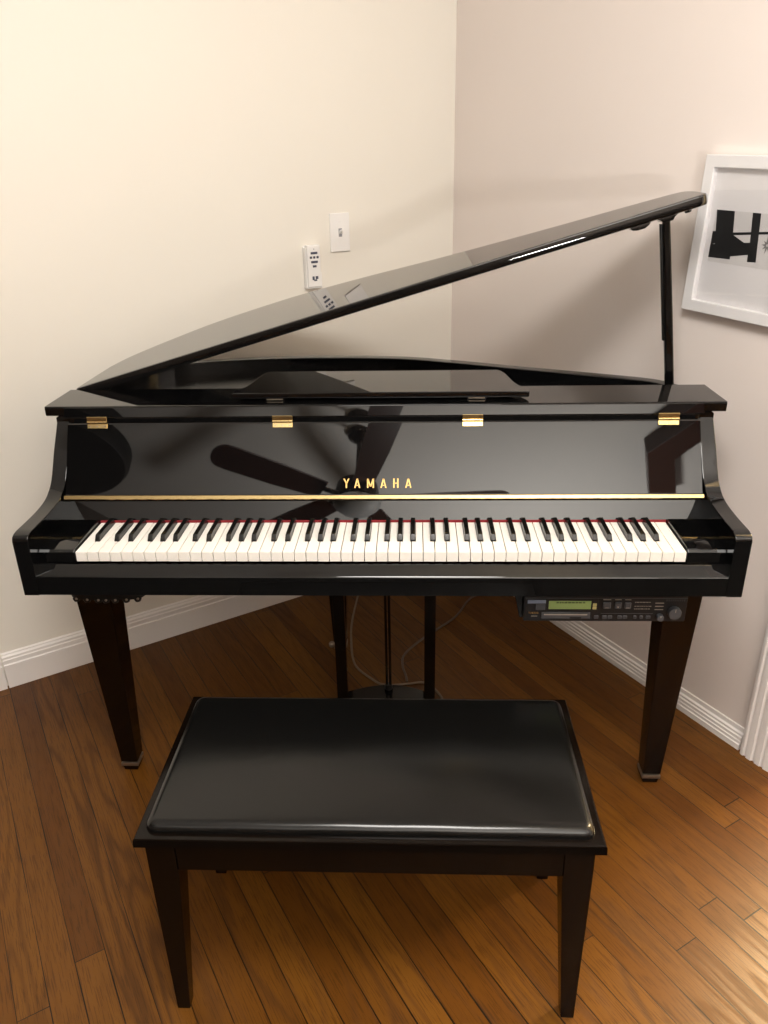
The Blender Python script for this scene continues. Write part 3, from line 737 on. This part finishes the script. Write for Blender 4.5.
# ------------------------------------------------------------------ cables on the floor under the piano
bm = NB(); tube(bm, catmull([(-.120, 1.200, .004), (-.132, 1.063, .004), (-.140, .90, .004), (-.135, .782, .004), (-.113, .642, .004), (-.055, .564, .004), (-.014, .535, .004), (.050, .540, .004), (.106, .546, .004), (.15, .489, .004), (.17, .40, .004)], 8), .0034)
tag(obj('power_cable', bm, M['cable']), 'thin pale cable curving on the floor behind the left lyre post', 'cable')
bm = NB(); tube(bm, catmull([(.42, 1.105, .004), (.29, 1.066, .004), (.215, .922, .004), (.109, .796, .004), (.044, .698, .004), (.038, .633, .004), (.048, .585, .004), (.052, .553, .004)], 8), .0036)
tag(obj('power_cable', bm, M['cable_d']), 'dark cable running from behind the right lyre post toward the wall', 'cable')

# ------------------------------------------------------------------ ceiling fan (seen mirrored in the fallboard)
FX, FY, FZ = -.235, -1.90, 2.10
fan = thing('ceiling_fan', 'dark wooden five blade ceiling fan mirrored in the fallboard', 'ceiling fan', (FX, FY, 1.98))
bm = NB(); lathe(bm, (FX, FY, 0), [(0, H), (.07, H), (.065, H-.03), (.03, H-.06), (0, H-.06)], 24); obj('canopy', bm, M['fan_m'], fan)
bm = NB(); cyl(bm, (FX, FY, 2.22), (FX, FY, H-.05), .013, 16); obj('down_rod', bm, M['fan_m'], fan)
bm = NB(); lathe(bm, (FX, FY, 0), [(0, 2.24), (.06, 2.235), (.11, 2.20), (.12, 2.15), (.11, 2.10), (.07, 2.075), (0, 2.075)], 32); obj('motor_housing', bm, M['fan_m'], fan)
bm = NB(); lathe(bm, (FX, FY, 0), [(.13, 2.078), (.135, 2.06), (.125, 2.02), (.09, 1.99), (.04, 1.975), (0, 1.972)], 32); obj('light_dome', bm, M['frost'], fan)
for k in range(5):
    a = math.radians(75+72*k); c, s = math.cos(a), math.sin(a); RM = Matrix.Translation((FX, FY, FZ)) @ Matrix.Rotation(a, 4, 'Z')
    ol = [(.20, -.052), (.45, -.066), (.70, -.070)]+[(.745+.065*math.cos(t_), .068*math.sin(t_)) for t_ in [(-80+i*16)*PI/180 for i in range(11)]]+[(.70, .070), (.45, .066), (.20, .052)]
    bm = NB(); prism(bm, [Vector((x, y*1.12, -.016*y/.07)) for x, y in ol], (0, 0, .008)); bmesh.ops.transform(bm, matrix=RM, verts=bm.verts[:]); bl = obj('blade', bm, M['fan'], fan)
    bm = NB(); bx(bm, .08, .24, -.018, .018, .008, .016, .002); bmesh.ops.transform(bm, matrix=RM, verts=bm.verts[:]); obj('blade_iron', bm, M['fan_m'], bl)

# dark rug added unseen, darkening reflections in the black piano front
bm = NB(); bx(bm, -1.75, 1.6, -2.75, -.86, .0003, .011, .004); sheet = obj('reflection_dark_sheet', bm, mat('reflection_dark_charcoal', (.012, .010, .009), .95, noise=.3, nscale=60, bump=.4))
tag(sheet, 'dark charcoal rug added unseen to darken piano reflections', 'sheet')
# bent beam and round boss, added unseen to put dark shapes in fallboard reflection
bm = NB(); zb = H-.11
prism(bm, [Vector((x, y, zb)) for x, y in [(1.66, -1.50), (1.36, -1.96), (1.50, -2.45), (1.66, -2.45), (1.53, -2.02), (1.72, -1.68)]], (0, 0, .108), .004)
struct('reflection_beam', bm, M['fan'])
bm = NB(); lathe(bm, (-1.98, -1.98, 0), [(0, H-.13), (.30, H-.13), (.38, H-.11), (.40, H-.07), (.40, H-.002), (0, H-.002)], 40)
struct('reflection_boss', bm, mat('dark_reflection_boss', (.010, .007, .005), .5, noise=.2))

# ------------------------------------------------------------------ light
def light(name, kind, loc, power, col, **k):
    l = bpy.data.lights.new(name, kind); l.energy = power; l.color = col
    for a, v in k.items(): setattr(l, a, v)
    o = bpy.data.objects.new(name, l); C.objects.link(o); o.location = loc; return o
def aim(o, tgt): o.rotation_euler = (Vector(tgt)-o.location).to_track_quat('-Z', 'Y').to_euler()
# soft fill light added below the ceiling to brighten the walls
L0 = light('wall_fill', 'AREA', (.10, -1.08, 2.53), 40, (1, .965, .91), shape='DISK', size=.80)
# upward fill light added behind the camera to brighten the ceiling
L1 = light('ceiling_fill', 'AREA', (.9, -2.9, .95), 205, (1, .965, .91), shape='DISK', size=.5); L1.rotation_euler = (PI, 0, 0)
# lamp in the next room, shining through the doorway
L3 = light('hall_lamp', 'POINT', tuple(RP(-.6, 1.5, 1.4)), 190, (1, .76, .42), shadow_soft_size=.2)
w = bpy.data.worlds.new('World'); S.world = w; w.use_nodes = True
w.node_tree.nodes['Background'].inputs[0].default_value = (.9, .85, .8, 1); w.node_tree.nodes['Background'].inputs[1].default_value = .25

# ------------------------------------------------------------------ camera
cam = bpy.data.cameras.new('Camera'); co = bpy.data.objects.new('Camera', cam); C.objects.link(co)
yaw, pit, rol = math.radians(2.5876), math.radians(23.967), math.radians(-1.1547)
fwd = Vector((-math.sin(yaw), math.cos(yaw), 0)); rgt = Vector((math.cos(yaw), math.sin(yaw), 0))
f2 = fwd*math.cos(pit)-UP*math.sin(pit); u2 = UP*math.cos(pit)+fwd*math.sin(pit)
r3 = rgt*math.cos(rol)+u2*math.sin(rol); u3 = u2*math.cos(rol)-rgt*math.sin(rol)
mtx = Matrix.Identity(4)
for i in range(3): mtx[i][0] = r3[i]; mtx[i][1] = u3[i]; mtx[i][2] = -f2[i]
mtx[0][3], mtx[1][3], mtx[2][3] = .0796, -1.3715, 1.4229
co.matrix_world = mtx
cam.sensor_fit = 'VERTICAL'; cam.sensor_height = 24; cam.sensor_width = 18; cam.lens = 769.74/1024*24
cam.clip_start = .02
S.camera = co
S.view_settings.view_transform = 'Standard'; S.view_settings.look = 'None'
S.view_settings.exposure = .20; S.view_settings.gamma = 1; S.view_settings.use_curve_mapping = False
S.cycles.use_denoising = True
S.cycles.max_bounces = 10; S.cycles.diffuse_bounces = 5; S.cycles.glossy_bounces = 6; S.cycles.sample_clamp_indirect = 6
